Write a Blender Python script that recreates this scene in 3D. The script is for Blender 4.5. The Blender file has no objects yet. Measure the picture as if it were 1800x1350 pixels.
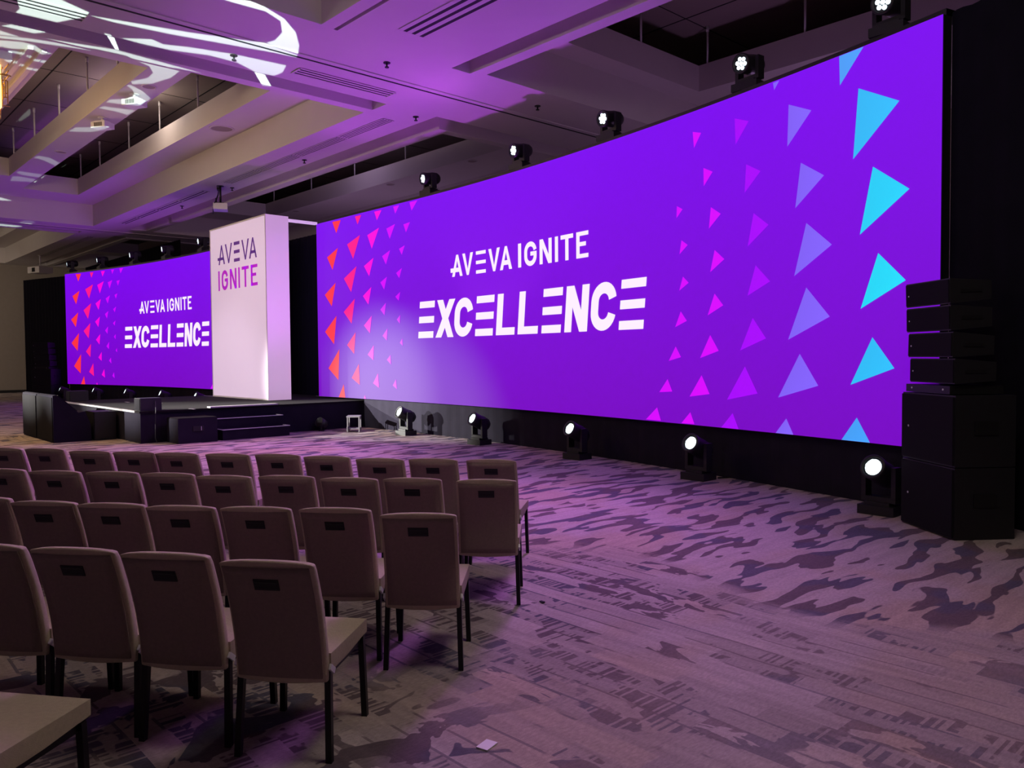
import bpy, bmesh, math, random
from mathutils import Vector, Matrix
random.seed(7)
PI = math.pi
S = bpy.context.scene
COL = S.collection

# ------------------------------------------------------------------ camera
H = 1.72
FPX, YAW, PITCH, ROLL = 1410.6, .7449, -.0353, .0076
_hx, _hy = -math.cos(YAW), math.sin(YAW)
FW = Vector((_hx*math.cos(PITCH), _hy*math.cos(PITCH), math.sin(PITCH)))
_R0 = Vector((_hy, -_hx, 0)); _U0 = _R0.cross(FW)
RT = _R0*math.cos(ROLL) - _U0*math.sin(ROLL)
UP = _R0*math.sin(ROLL) + _U0*math.cos(ROLL)
EYE = Vector((0, 0, H))
cd = bpy.data.cameras.new('camera'); cam = bpy.data.objects.new('camera', cd); COL.objects.link(cam)
cd.sensor_fit = 'HORIZONTAL'; cd.sensor_width = 36; cd.lens = FPX/1800*36; cd.clip_end = 200
cam.matrix_world = Matrix(((RT.x, UP.x, -FW.x, 0), (RT.y, UP.y, -FW.y, 0), (RT.z, UP.z, -FW.z, H), (0, 0, 0, 1)))
S.camera = cam
def ray(x, y): return FW + RT*((x-900)/FPX) + UP*((675-y)/FPX)
def on_z(x, y, z): d = ray(x, y); return EYE + d*((z-H)/d.z)
def on_x(x, y, X): d = ray(x, y); return EYE + d*(X/d.x)
def on_y(x, y, Y): d = ray(x, y); return EYE + d*(Y/d.y)

# ------------------------------------------------------------------ world, exposure
w = bpy.data.worlds.new('world'); S.world = w; w.use_nodes = True
w.node_tree.nodes['Background'].inputs[0].default_value = (.5, .45, .6, 1)
w.node_tree.nodes['Background'].inputs[1].default_value = .0
S.view_settings.view_transform = 'Standard'; S.view_settings.look = 'None'
S.view_settings.exposure = 0; S.view_settings.gamma = 1; S.view_settings.use_curve_mapping = False
S.cycles.use_denoising = True
S.cycles.sample_clamp_indirect = 3
S.cycles.max_bounces = 6

# ------------------------------------------------------------------ lights of the room and added fill lights
def aim(o, target): o.rotation_euler = (Vector(target)-o.location).to_track_quat('-Z', 'Y').to_euler()
def spot(name, loc, target, power, color, deg, blend=.4, radius=.1):
    l = bpy.data.lights.new(name, 'SPOT'); l.energy = power; l.color = color
    l.spot_size = math.radians(deg); l.spot_blend = blend; l.shadow_soft_size = radius
    o = bpy.data.objects.new(name, l); COL.objects.link(o); o.location = loc; aim(o, target); return o
def point(name, loc, power, color, radius=.5):
    l = bpy.data.lights.new(name, 'POINT'); l.energy = power; l.color = color; l.shadow_soft_size = radius
    o = bpy.data.objects.new(name, l); COL.objects.link(o); o.location = loc; return o
def area(name, loc, target, power, color, sx, sy):
    l = bpy.data.lights.new(name, 'AREA'); l.energy = power; l.color = color; l.shape = 'RECTANGLE'; l.size = sx; l.size_y = sy
    o = bpy.data.objects.new(name, l); COL.objects.link(o); o.location = loc; aim(o, target); return o
# front-of-house stage wash, several positions
spot('stage_wash_light', (-34, -9, 5.4), (-14.9, 10.4, .5), 84000, (1, .97, .88), 10.5, .85, .10)
spot('stage_wash_light', (-24, -12, 5.6), (-16.1, 10.5, .8), 90000, (1, .97, .89), 11.5, .95, .12)
spot('stage_wash_light', (-17.6, -12, 5.6), (-17.4, 10.5, 1.0), 12000, (1, .94, .93), 9.5, 1, .15)
spot('stage_wash_light', (-24, -12, 5.6), (-20.9, 9.2, .7), 4000, (1, .86, 1), 15, .8, .15)
spot('stage_wash_light', (-3, -8, 5.6), (-18.8, 9.4, 2.6), 2400, (1, .82, 1), 12, .7, .15)
# warm house lights (chandeliers in the coffers)
point('chandelier_light', (-19.8, 2.1, 5.9), 360, (1, .74, .42), .5)
point('chandelier_light', (-1.5, 3.2, 6.3), 240, (1, .86, .74), .7)
spot('wall_fill_light', (-40.5, 3.5, 4.6), (-48, 9.6, 2.6), 420, (1, .84, .7), 75, .8, .4)  # fill spot added to brighten the left wall, no fixture behind it
point('chandelier_light', (-42, 2.2, 6.2), 220, (1, .8, .6), .7)
# violet fill points added behind the video walls to brighten the ceiling recesses
point('backstage_fill_light', (-24, 14.2, 3.2), 105, (.78, .46, 1), .3)
point('backstage_fill_light', (-7, 13.6, 3.2), 100, (.78, .42, 1), .3)
# fill points added above the ledges to brighten the upper ceiling
point('plenum_fill_light', (-22, 2.6, 8.1), 55, (1, .78, .6), .3)
point('plenum_fill_light', (-22, 7.1, 8.2), 45, (1, .82, .7), .3)
point('plenum_fill_light', (-23, 13.2, 8.1), 26, (.75, .55, 1), .3)
# unseen spots at the rear of the hall, added to lift the coffer faces
spot('rear_fill_light', (-17, -12, 4.6), (-17, 14, 7.4), 850, (1, .93, .74), 62, .9, .6)
spot('rear_fill_light', (-4, -12, 4.6), (-6, 14, 7.6), 520, (.95, .66, .95), 50, .9, .6)
# violet wash thrown by the fixtures along the foot and the top of the video walls
spot('violet_wash_light', (-12.2, 9.4, .8), (-11.6, 9.0, 6.6), 720, (.55, .07, 1), 84, .35, .2)
spot('violet_wash_light', (-11.5, 9.7, 5.5), (-12.5, 6.5, 6.6), 40, (.6, .08, 1), 140, .8, .5)
spot('violet_wash_light', (-16.2, 9.4, 1.0), (-18.5, 8.2, 6.6), 330, (.62, .12, 1), 110, .8, .4)
spot('violet_wash_light', (-28.5, 8.6, .9), (-29.5, 8.6, 6.6), 330, (.52, .08, 1), 105, .8, .4)
spot('violet_wash_light', (-8.0, 9.8, 5.5), (-6, 3.0, 0), 2500, (.72, .25, 1), 85, .9, .9)
spot('violet_wash_light', (-14.5, 10.0, 5.5), (-13, 4, 0), 2200, (.80, .30, 1), 85, .9, .9)

# ------------------------------------------------------------------ materials
def srgb(r, g, b):
    f = lambda c: (c/255/12.92) if c/255 <= .04045 else ((c/255+.055)/1.055)**2.4
    return (f(r), f(g), f(b), 1)
def nt(name):
    m = bpy.data.materials.new(name); m.use_nodes = True
    return m, m.node_tree, m.node_tree.nodes['Principled BSDF']
def mat(name, col, rough=.6, metal=0, emit=None, estr=1, noise=0, nscale=20, bump=0, bscale=200, coat=0):
    m, t, b = nt(name)
    b.inputs['Base Color'].default_value = (*col[:3], 1); b.inputs['Roughness'].default_value = rough
    b.inputs['Metallic'].default_value = metal; b.inputs['Coat Weight'].default_value = coat
    if emit: b.inputs['Emission Color'].default_value = (*emit[:3], 1); b.inputs['Emission Strength'].default_value = estr
    tc = t.nodes.new('ShaderNodeTexCoord')
    if noise:
        n = t.nodes.new('ShaderNodeTexNoise'); n.inputs['Scale'].default_value = nscale; n.inputs['Detail'].default_value = 4
        t.links.new(tc.outputs['Object'], n.inputs['Vector'])
        mx = t.nodes.new('ShaderNodeMix'); mx.data_type = 'RGBA'
        mx.inputs[6].default_value = (*[c*(1-noise) for c in col[:3]], 1); mx.inputs[7].default_value = (*[min(1, c*(1+noise)) for c in col[:3]], 1)
        t.links.new(n.outputs['Fac'], mx.inputs[0]); t.links.new(mx.outputs[2], b.inputs['Base Color'])
    if bump:
        n = t.nodes.new('ShaderNodeTexNoise'); n.inputs['Scale'].default_value = bscale; n.inputs['Detail'].default_value = 2
        t.links.new(tc.outputs['Object'], n.inputs['Vector'])
        bp = t.nodes.new('ShaderNodeBump'); bp.inputs['Strength'].default_value = bump; bp.inputs['Distance'].default_value = .002
        t.links.new(n.outputs['Fac'], bp.inputs['Height']); t.links.new(bp.outputs['Normal'], b.inputs['Normal'])
    return m
M = {}
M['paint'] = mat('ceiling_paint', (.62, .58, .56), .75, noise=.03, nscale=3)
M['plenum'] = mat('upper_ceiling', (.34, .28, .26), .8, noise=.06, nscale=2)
M['wall'] = mat('wall_fabric', (.30, .26, .22), .85, noise=.08, nscale=6)
M['cloth'] = mat('black_drape', (.006, .005, .012), .95, noise=.3, nscale=3)
M['skirt'] = mat('skirt_cloth', (.017, .0145, .026), .9, noise=.25, nscale=4)
M['blackp'] = mat('black_plastic', (.012, .012, .015), .5, noise=.2, nscale=30)
M['blackm'] = mat('black_metal', (.02, .02, .022), .38, metal=.4, noise=.1, nscale=40)
M['grille'] = mat('black_grille', (.012, .011, .015), .85, bump=.8, bscale=300)
M['deck'] = mat('stage_deck', (.013, .011, .013), 1.0, noise=.2, nscale=14)
M['tape'] = mat('white_tape', (.42, .40, .42), .6)
M['fabric'] = mat('chair_fabric', (.45, .395, .29), .88, noise=.14, nscale=60, bump=.6, bscale=260)
M['fabricdk'] = mat('chair_back_fabric', (.235, .185, .155), .9, noise=.14, nscale=60, bump=.6, bscale=260)
M['leg'] = mat('chair_leg_metal', (.018, .018, .02), .35, metal=.6)
M['handle'] = mat('handle_plastic', (.006, .006, .01), .65, noise=.2, nscale=80)
M['stand'] = mat('stand_metal', (.30, .29, .31), .45, metal=.2)
M['silver'] = mat('silver_metal', (.75, .76, .78), .35, metal=.25)
M['whitep'] = mat('white_plastic', (.72, .70, .70), .45, noise=.04, nscale=10)
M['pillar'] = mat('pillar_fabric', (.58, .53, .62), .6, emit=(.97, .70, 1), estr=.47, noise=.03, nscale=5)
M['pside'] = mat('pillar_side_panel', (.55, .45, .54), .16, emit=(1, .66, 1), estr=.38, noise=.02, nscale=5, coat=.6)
M['lens'] = mat('lamp_lens', (.8, .9, 1), .3, emit=(.78, .95, 1), estr=2.6)
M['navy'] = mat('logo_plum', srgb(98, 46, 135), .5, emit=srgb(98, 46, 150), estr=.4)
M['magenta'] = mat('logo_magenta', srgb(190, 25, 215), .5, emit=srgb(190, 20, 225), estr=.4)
M['brass'] = mat('brass_rod', (.55, .34, .10), .35, metal=.8)
M['glow'] = mat('chandelier_glass', (.9, .7, .4), .3, emit=(1, .62, .2), estr=2.2)
M['cable'] = mat('black_cable', (.012, .012, .015), .5)
M['paper'] = mat('card_paper', (.85, .85, .85), .7)
M['dark'] = mat('dark_slot', (.01, .01, .012), .8)
M['ledred'] = mat('small_led', (.9, .9, 1), .4, emit=(.8, .8, 1), estr=1.5)

for _k in ('deck', 'skirt', 'cloth', 'grille', 'fabric', 'fabricdk'): M[_k].node_tree.nodes['Principled BSDF'].inputs['Specular IOR Level'].default_value = .12

# LED wall: content colours stored per corner, given off by the panel
m, t, b = nt('led_panel')
b.inputs['Base Color'].default_value = (.045, .045, .05, 1); b.inputs['Roughness'].default_value = .7
b.inputs['Specular IOR Level'].default_value = 0
at = t.nodes.new('ShaderNodeAttribute'); at.attribute_name = 'content'
t.links.new(at.outputs['Color'], b.inputs['Emission Color']); b.inputs['Emission Strength'].default_value = 1.0
M['led'] = m

# carpet
def carpet():
    m, t, b = nt('carpet'); N = t.nodes; L = t.links
    def nd(k, **kw):
        n = N.new(k)
        for a, v in kw.items(): setattr(n, a, v)
        return n
    def mth(op, a, b_=None, c=None, clamp=False):
        n = nd('ShaderNodeMath', operation=op); n.use_clamp = clamp
        for i, v in enumerate((a, b_, c)):
            if v is None: continue
            if isinstance(v, (int, float)): n.inputs[i].default_value = v
            else: L.new(v, n.inputs[i])
        return n.outputs[0]
    def mix(f, a, b_):
        n = nd('ShaderNodeMix', data_type='RGBA')
        if isinstance(f, (int, float)): n.inputs[0].default_value = f
        else: L.new(f, n.inputs[0])
        for i, v in ((6, a), (7, b_)):
            if isinstance(v, tuple): n.inputs[i].default_value = v
            else: L.new(v, n.inputs[i])
        return n.outputs[2]
    def noise(scale, vec, detail=2, rough=.5, dist=0):
        n = nd('ShaderNodeTexNoise'); n.inputs['Scale'].default_value = scale; n.inputs['Detail'].default_value = detail
        n.inputs['Roughness'].default_value = rough; n.inputs['Distortion'].default_value = dist
        L.new(vec, n.inputs['Vector']); return n.outputs['Fac']
    def comb(x, y, z=0):
        n = nd('ShaderNodeCombineXYZ')
        for i, v in enumerate((x, y, z)):
            if isinstance(v, (int, float)): n.inputs[i].default_value = v
            else: L.new(v, n.inputs[i])
        return n.outputs[0]
    def step(v, e0, e1):
        n = nd('ShaderNodeMapRange'); n.interpolation_type = 'SMOOTHSTEP'
        L.new(v, n.inputs['Value']); n.inputs['From Min'].default_value = e0; n.inputs['From Max'].default_value = e1
        return n.outputs[0]
    tc = nd('ShaderNodeTexCoord'); sep = nd('ShaderNodeSeparateXYZ'); L.new(tc.outputs['Object'], sep.inputs[0])
    X, Y = sep.outputs[0], sep.outputs[1]
    # drifting streaks that run towards the video wall
    wob = mth('MULTIPLY', mth('SUBTRACT', noise(.8, tc.outputs['Object'], 2), .5), .55)
    cam_ = noise(1.0, comb(mth('MULTIPLY', mth('ADD', X, wob), 6.2), mth('MULTIPLY', Y, 1.5)), 1.6, .45, .12)
    camo = mth('SUBTRACT', step(cam_, .525, .54), step(cam_, .80, .82))
    # rows of blocks with fine hatching
    warp = mth('MULTIPLY', mth('SUBTRACT', noise(.7, tc.outputs['Object'], 2), .5), .8)
    yr = mth('ADD', mth('MULTIPLY', Y, 6.2), warp)
    row = mth('FLOOR', yr)
    xs = mth('ADD', mth('MULTIPLY', X, 1.9), mth('MULTIPLY', row, .37))
    cell = mth('FLOOR', xs)
    wn = nd('ShaderNodeTexWhiteNoise', noise_dimensions='2D'); L.new(comb(cell, row), wn.inputs['Vector'])
    cellr = wn.outputs['Value']
    wn2 = nd('ShaderNodeTexWhiteNoise', noise_dimensions='2D'); L.new(comb(mth('FLOOR', mth('MULTIPLY', X, 64)), row), wn2.inputs['Vector'])
    hatch = mth('MULTIPLY', step(cellr, .50, .52), step(wn2.outputs['Value'], .42, .5))
    lenmask = step(noise(3.0, comb(mth('MULTIPLY', X, 1.2), mth('MULTIPLY', Y, 2.6)), 2), .46, .5)
    dense = mth('SUBTRACT', 1.0, step(mth('ADD', X, mth('MULTIPLY', mth('SUBTRACT', noise(.6, tc.outputs['Object'], 2), .5), 3.0)), -3.6, -2.4))
    gate = mth('MULTIPLY', step(noise(1.7, comb(mth('MULTIPLY', X, .8), mth('MULTIPLY', Y, 1.6), 3.0), 2), .48, .50), 1.0)
    hatch = mth('MULTIPLY', mth('MULTIPLY', hatch, lenmask), mth('MAXIMUM', dense, gate))
    solid = mth('MULTIPLY', mth('LESS_THAN', cellr, .09), step(noise(2.2, comb(mth('MULTIPLY', X, 1.0), mth('MULTIPLY', Y, 2.2)), 3, .6, .6), .47, .49))
    rowln = mth('MULTIPLY', mth('GREATER_THAN', mth('FRACT', yr), .90), step(noise(1.6, tc.outputs['Object'], 2), .5, .53))
    blocks = mth('MAXIMUM', mth('MAXIMUM', hatch, solid), mth('MULTIPLY', rowln, .8), None, True)
    # zones
    zn = mth('ADD', Y, mth('ADD', mth('MULTIPLY', X, -.10), mth('MULTIPLY', mth('SUBTRACT', noise(.45, tc.outputs['Object'], 2), .5), 5.0)))
    zone = step(zn, 5.3, 5.9)           # 1 = streaks, 0 = blocks
    big = step(noise(1.0, comb(mth('MULTIPLY', X, 3.0), mth('MULTIPLY', Y, 2.2)), 3, .55, .9), .555, .57)
    near = mth('SUBTRACT', 1.0, step(mth('ADD', Y, mth('MULTIPLY', X, -.15)), 2.4, 3.4))
    pat = nd('ShaderNodeMix'); pat.data_type = 'FLOAT'; L.new(zone, pat.inputs[0]); L.new(blocks, pat.inputs[2]); L.new(camo, pat.inputs[3])
    wgt = mth('ADD', .60, mth('MULTIPLY', mth('MAXIMUM', zone, dense), .28))
    dark = mth('MAXIMUM', mth('MULTIPLY', pat.outputs[0], wgt), mth('MULTIPLY', mth('MULTIPLY', big, near), .92))
    tone = noise(.9, comb(X, mth('MULTIPLY', Y, .7)), 3)
    tone2 = noise(1.3, comb(mth('MULTIPLY', X, 1.3), Y, 7.0), 2)
    light = mix(step(tone, .45, .6), (.46, .39, .38, 1), (.44, .35, .29, 1))
    light = mix(mth('MULTIPLY', cellr, mth('SUBTRACT', 1.0, zone)), light, (.33, .28, .27, 1))
    darkc = mix(step(tone2, .48, .56), (.105, .075, .09, 1), (.07, .07, .115, 1))
    colr = mix(dark, light, darkc)
    fib = noise(70, comb(X, mth('MULTIPLY', Y, .35)), 3, .7)
    strk = noise(1.0, comb(mth('MULTIPLY', X, 1.1), mth('MULTIPLY', Y, 15)), 3, .6, .3)
    strk2 = noise(1.0, comb(mth('MULTIPLY', X, 13), mth('MULTIPLY', Y, 1.3)), 3, .6, .3)
    sm = nd('ShaderNodeMix'); sm.data_type = 'FLOAT'; L.new(zone, sm.inputs[0]); L.new(strk, sm.inputs[2]); L.new(strk2, sm.inputs[3])
    fm = mth('MULTIPLY', mth('ADD', .58, mth('MULTIPLY', fib, .84)), mth('ADD', .70, mth('MULTIPLY', sm.outputs[0], .60)))
    vm = nd('ShaderNodeVectorMath', operation='SCALE'); L.new(colr, vm.inputs[0]); L.new(fm, vm.inputs[3])
    L.new(vm.outputs[0], b.inputs['Base Color']); b.inputs['Roughness'].default_value = .95
    b.inputs['Specular IOR Level'].default_value = .15
    bp = nd('ShaderNodeBump'); bp.inputs['Strength'].default_value = .5; bp.inputs['Distance'].default_value = .004
    L.new(noise(160, tc.outputs['Object'], 2), bp.inputs['Height']); L.new(bp.outputs['Normal'], b.inputs['Normal'])
    return m
M['carpet'] = carpet()

# ------------------------------------------------------------------ mesh helpers
def box(bm, x0, x1, y0, y1, z0, z1, mx=None):
    v = [bm.verts.new((x, y, z)) for x in (x0, x1) for y in (y0, y1) for z in (z0, z1)]
    fs = [(0, 1, 3, 2), (4, 6, 7, 5), (0, 4, 5, 1), (2, 3, 7, 6), (0, 2, 6, 4), (1, 5, 7, 3)]
    r = [bm.faces.new([v[i] for i in f]) for f in fs]
    if mx is not None:
        for q in v: q.co = mx @ q.co
    return v, r
def quad(bm, a, b, c, d): return bm.faces.new([bm.verts.new(p) for p in (a, b, c, d)])
def cyl(bm, p0, p1, r0, r1=None, n=16, cap=True):
    r1 = r0 if r1 is None else r1
    p0, p1 = Vector(p0), Vector(p1); d = (p1-p0).normalized()
    a = d.orthogonal().normalized(); b = d.cross(a)
    A = [bm.verts.new(p0+(a*math.cos(2*PI*i/n)+b*math.sin(2*PI*i/n))*r0) for i in range(n)]
    B = [bm.verts.new(p1+(a*math.cos(2*PI*i/n)+b*math.sin(2*PI*i/n))*r1) for i in range(n)]
    for i in range(n):
        f = bm.faces.new([A[i], A[(i+1) % n], B[(i+1) % n], B[i]]); f.smooth = True
    if cap: bm.faces.new(A[::-1]); bm.faces.new(B)
def lathe(bm, prof, origin, axis, n=20, captop=True, capbot=True):
    o = Vector(origin); d = Vector(axis).normalized(); a = d.orthogonal().normalized(); b = d.cross(a)
    rings = []
    for r, h in prof:
        rings.append([bm.verts.new(o+d*h+(a*math.cos(2*PI*i/n)+b*math.sin(2*PI*i/n))*r) for i in range(n)])
    for A, B in zip(rings, rings[1:]):
        for i in range(n):
            f = bm.faces.new([A[i], A[(i+1) % n], B[(i+1) % n], B[i]]); f.smooth = True
    if capbot: bm.faces.new(rings[0][::-1])
    if captop: bm.faces.new(rings[-1])
def tube(bm, pts, r, n=6):
    pts = [Vector(p) for p in pts]; prev = None
    for i, p in enumerate(pts):
        d = ((pts[min(i+1, len(pts)-1)]-pts[max(i-1, 0)])).normalized()
        a = d.orthogonal().normalized() if prev is None else (prev-d*prev.dot(d)).normalized()
        b = d.cross(a); 
        ring = [bm.verts.new(p+(a*math.cos(2*PI*k/n)+b*math.sin(2*PI*k/n))*r) for k in range(n)]
        if prev is not None:
            for k in range(n):
                f = bm.faces.new([last[k], last[(k+1) % n], ring[(k+1) % n], ring[k]]); f.smooth = True
        prev, last = a, ring
def prism(bm, prof, x0, x1, ax='x'):
    mk = (lambda x, p: (x, p[0], p[1])) if ax == 'x' else (lambda x, p: (p[0], x, p[1]))
    A = [bm.verts.new(mk(x0, p)) for p in prof]; B = [bm.verts.new(mk(x1, p)) for p in prof]; n = len(prof)
    bm.faces.new(A); bm.faces.new(B[::-1])
    for i in range(n): bm.faces.new([A[i], B[i], B[(i+1) % n], A[(i+1) % n]])
def finish(bm, bevel=0, seg=2, recalc=True):
    if bevel:
        es = [e for e in bm.edges if len(e.link_faces) == 2 and e.calc_face_angle(0) > .6]
        bmesh.ops.bevel(bm, geom=es, offset=bevel, segments=seg, profile=.5, affect='EDGES', clamp_overlap=True)
    if recalc: bmesh.ops.recalc_face_normals(bm, faces=bm.faces)
def obj(name, bm, material, parent=None, bevel=0, smooth=False, recalc=True):
    finish(bm, bevel, recalc=recalc)
    me = bpy.data.meshes.new(name); bm.to_mesh(me); bm.free()
    me.materials.append(M[material])
    if smooth:
        for p in me.polygons: p.use_smooth = True
    o = bpy.data.objects.new(name, me); COL.objects.link(o)
    if parent: o.parent = parent
    return o
def tag(o, label=None, cat=None, group=None, kind=None):
    if label: o['label'] = label
    if cat: o['category'] = cat
    if group: o['group'] = group
    if kind: o['kind'] = kind
    return o
def thing(name, label, cat, loc=(0, 0, 0), rz=0, group=None):
    o = bpy.data.objects.new(name, None); COL.objects.link(o); o.location = loc; o.rotation_euler = (0, 0, rz)
    o.empty_display_size = .1
    return tag(o, label, cat, group)
def copy_tree(o, parent=None):
    c = o.copy(); COL.objects.link(c)
    if parent: c.parent = parent
    for ch in list(o.children): copy_tree(ch, c)
    return c
def struct(name, bm, material): return tag(obj(name, bm, material), kind='structure')
NB = bmesh.new

# ------------------------------------------------------------------ room shell
XL, XR, YN, YF = -48.0, 12.0, -15.0, 17.5
ZC, Z1, Z2, ZF = 6.6, 7.37, 8.71, 7.92     # soffit, ledge, upper ceiling, top of upstand
bm = NB(); box(bm, XL, XR, YN, YF, -.1, 0); struct('floor', bm, 'carpet')
bm = NB(); box(bm, XL-.2, XL, YN, YF, 0, 9); struct('wall_left', bm, 'wall')
bm = NB(); box(bm, XR, XR+.2, YN, YF, 0, 9); struct('wall_right', bm, 'wall')
bm = NB(); box(bm, XL, XR, YF, YF+.2, 0, 9); struct('wall_back', bm, 'wall')
bm = NB(); box(bm, XL, XR, YN-.2, YN, 0, 9); struct('wall_front', bm, 'wall')
for n, (a, b_, c, d) in (('left', (XL, XL+.02, YN, YF)), ('back', (XL, XR, YF-.02, YF))):
    bm = NB(); box(bm, a, b_, c, d, 0, .14); struct('baseboard_'+n, bm, 'dark')

def plate_holes(bm, z, X0, X1, Y0_, Y1_, holes, flip=False):
    xs = sorted({X0, X1, *[min(max(v, X0), X1) for h in holes for v in h[:2]]})
    ys = sorted({Y0_, Y1_, *[min(max(v, Y0_), Y1_) for h in holes for v in h[2:]]})
    for i in range(len(xs)-1):
        for j in range(len(ys)-1):
            cx, cy = (xs[i]+xs[i+1])/2, (ys[j]+ys[j+1])/2
            if any(h[0] < cx < h[1] and h[2] < cy < h[3] for h in holes): continue
            quad(bm, (xs[i], ys[j], z), (xs[i], ys[j+1], z), (xs[i+1], ys[j+1], z), (xs[i+1], ys[j], z))
def skirt4(bm, r, z0, z1):
    x0, x1, y0, y1 = r
    for a, b_ in (((x0, y0), (x1, y0)), ((x1, y0), (x1, y1)), ((x1, y1), (x0, y1)), ((x0, y1), (x0, y0))):
        quad(bm, (*a, z0), (*b_, z0), (*b_, z1), (*a, z1))
COFF = [  # outer rectangle at the soffit, openings in the ledge
    ((-32.27, -13.9, -4.85, 8.85), [(-30.6, -16.1, 6.28, 7.94), (-28.8, -16.4, 4.0, 5.55), (-28.8, -16.4, -1.55, 0.), (-30.6, -16.1, -3.94, -2.28)]),
    ((-32.3, -14.1, 10.98, 16.6), [(-30.7, -16.1, 12.0, 14.85)]),
    ((-10.65, 9.0, 9.28, 16.6), [(-10.1, 7.0, 10.3, 14.85)]),
    ((-10.66, 9.0, -13., 6.08), [(-10.0, 7.0, 1.0, 5.3)]),
    ((-47.4, -34.6, -4.85, 8.85), [(-46.0, -36.8, 6.28, 7.94), (-46.0, -36.8, 4.0, 5.55), (-46.0, -36.8, -3.9, -2.3)]),
    ((-47.4, -34.9, 10.98, 16.6), [(-46.0, -36.6, 12.0, 14.85)]),
]
SLOTS = [(-13.65, -13.16, -4.9, 8.89), (-32.2, -13.17, 10.11, 10.70), (-13.85, -13.17, 10.70, 16.6),
         (-10.8, 9.0, 8.62, 9.03), (-34.32, -33.85, -4.9, 8.89), (-47.4, -34.3, 10.2, 10.72), (-34.65, -34.3, 10.72, 16.6),
         (-10.7, 9.0, 6.30, 6.37)]
bm = NB()
plate_holes(bm, ZC, XL, XR, YN, YF, [c[0] for c in COFF]+SLOTS)
def wall_loop(pts, z0, z1):
    for a, b_ in zip(pts, pts[1:]+pts[:1]): quad(bm, (*a, z0), (*b_, z0), (*b_, z1), (*a, z1))
for k, s in enumerate(SLOTS):
    plate_holes(bm, ZC+.34, *s, [])
    if k not in (1, 2, 5, 6): skirt4(bm, s, ZC, ZC+.34)
for k in (1, 5):          # the two runs that turn a corner
    a, b_ = SLOTS[k], SLOTS[k+1]
    wall_loop([(a[0], a[2]), (a[1], a[2]), (b_[1], b_[3]), (b_[0], b_[3]), (b_[0], a[3]), (a[0], a[3])], ZC, ZC+.34)
for r, ops in COFF:
    skirt4(bm, r, ZC, Z1); plate_holes(bm, Z1, *r, ops)
    for o_ in ops:
        x0, x1, y0, y1 = o_; e = .06; big = (x0-e, x1+e, y0-e, y1+e)
        skirt4(bm, o_, Z1, ZF); skirt4(bm, big, Z1, ZF); plate_holes(bm, ZF, *big, [o_])
tag(obj('ceiling', bm, 'paint', recalc=False), kind='structure')
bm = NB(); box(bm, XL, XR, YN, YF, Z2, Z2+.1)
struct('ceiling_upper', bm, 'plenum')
# joints between the upper ceiling boards
bm = NB()
for y in (5.2, 7.1, 8.6, 12.4, 14.2): box(bm, XL, XR, y, y+.03, Z2-.006, Z2)
for x in range(-46, 11, 3): box(bm, x, x+.02, YN, YF, Z2-.006, Z2)
struct('trim_1', bm, 'dark')
# movable-wall tracks
for k, x in enumerate((-12.0, -33.2)):
    bm = NB(); box(bm, x-.14, x+.14, YN, YF, ZC-.02, ZC-.001); tr = struct('trim_%d' % (k+2), bm, 'paint')
    bm = NB(); box(bm, x-.022, x+.022, YN, YF, ZC-.026, ZC-.0205); c_ = obj('track_groove', bm, 'dark', tr)

# suspension rods
def rod_mesh():
    bm = NB(); cyl(bm, (0, 0, ZF), (0, 0, Z2-.1), .022, n=8); cyl(bm, (0, 0, Z2-.12), (0, 0, Z2), .032, n=8); return bm
r0 = None
rodpos = [(x, 7.97, 'far') for x in (-17.8, -20.06, -22.72, -25.28, -28.14, -30.3)] + [(x, 5.58, 'mid') for x in (-18.3, -20.5, -23.0, -25.6, -28.2)] + \
         [(x, 14.88, 'back') for x in (-17.6, -21.0, -24.0, -27.0, -30.0)] + [(x, 14.88, 'right') for x in (-9.9, -7.7, -4.3)] + [(-10.13, 12.9, 'right')]
names = dict(far='on the rear edge of the large coffer', mid='on the yellow-lit edge of the large coffer',
             back='in the ceiling recess above the stage', right='in the dark recess above the right video wall')
ords = ['first', 'second', 'third', 'fourth', 'fifth', 'sixth', 'seventh', 'eighth', 'ninth', 'tenth', 'eleventh', 'twelfth']
cnt = {}
for x, y, k in rodpos:
    if r0 is None: r0 = obj('suspension_rod', rod_mesh(), 'whitep'); o = r0
    else: o = r0.copy(); COL.objects.link(o)
    o.location = (x, y, 0); i = cnt.get(k, 0); cnt[k] = i+1
    tag(o, 'thin ceiling rod %s, %s from the right' % (names[k], ords[i]), 'rod', 'ceiling suspension rods')

# ------------------------------------------------------------------ video walls
CX, Y0, S0, RR, UI, UE, ZB, ZT = -19.85, 10.54, 5.07, 41.9, .945, 16.73, .70, 5.18
def yc(u): return Y0-(max(0, abs(u)-S0))**2/(2*RR)
def sp(u, z, off=0):      # point on the wall line; u is signed from the stage centre
    e = 1e-3; d = Vector((2*e, yc(u+e)-yc(u-e), 0)).normalized(); n = Vector((-d.y, d.x, 0))   # positive = behind the wall
    return Vector((CX+u, yc(u), z)) + n*off
def scr(px, py):          # photograph pixel -> (u, z) on the right wall, used to take the graphic off the picture
    d = ray(px, py); t_ = Y0/d.y
    for _ in range(60): t_ = .5*t_ + .5*yc(d.x*t_-CX)/d.y
    P = EYE + d*t_
    return (P.x-CX, P.z)

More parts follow.
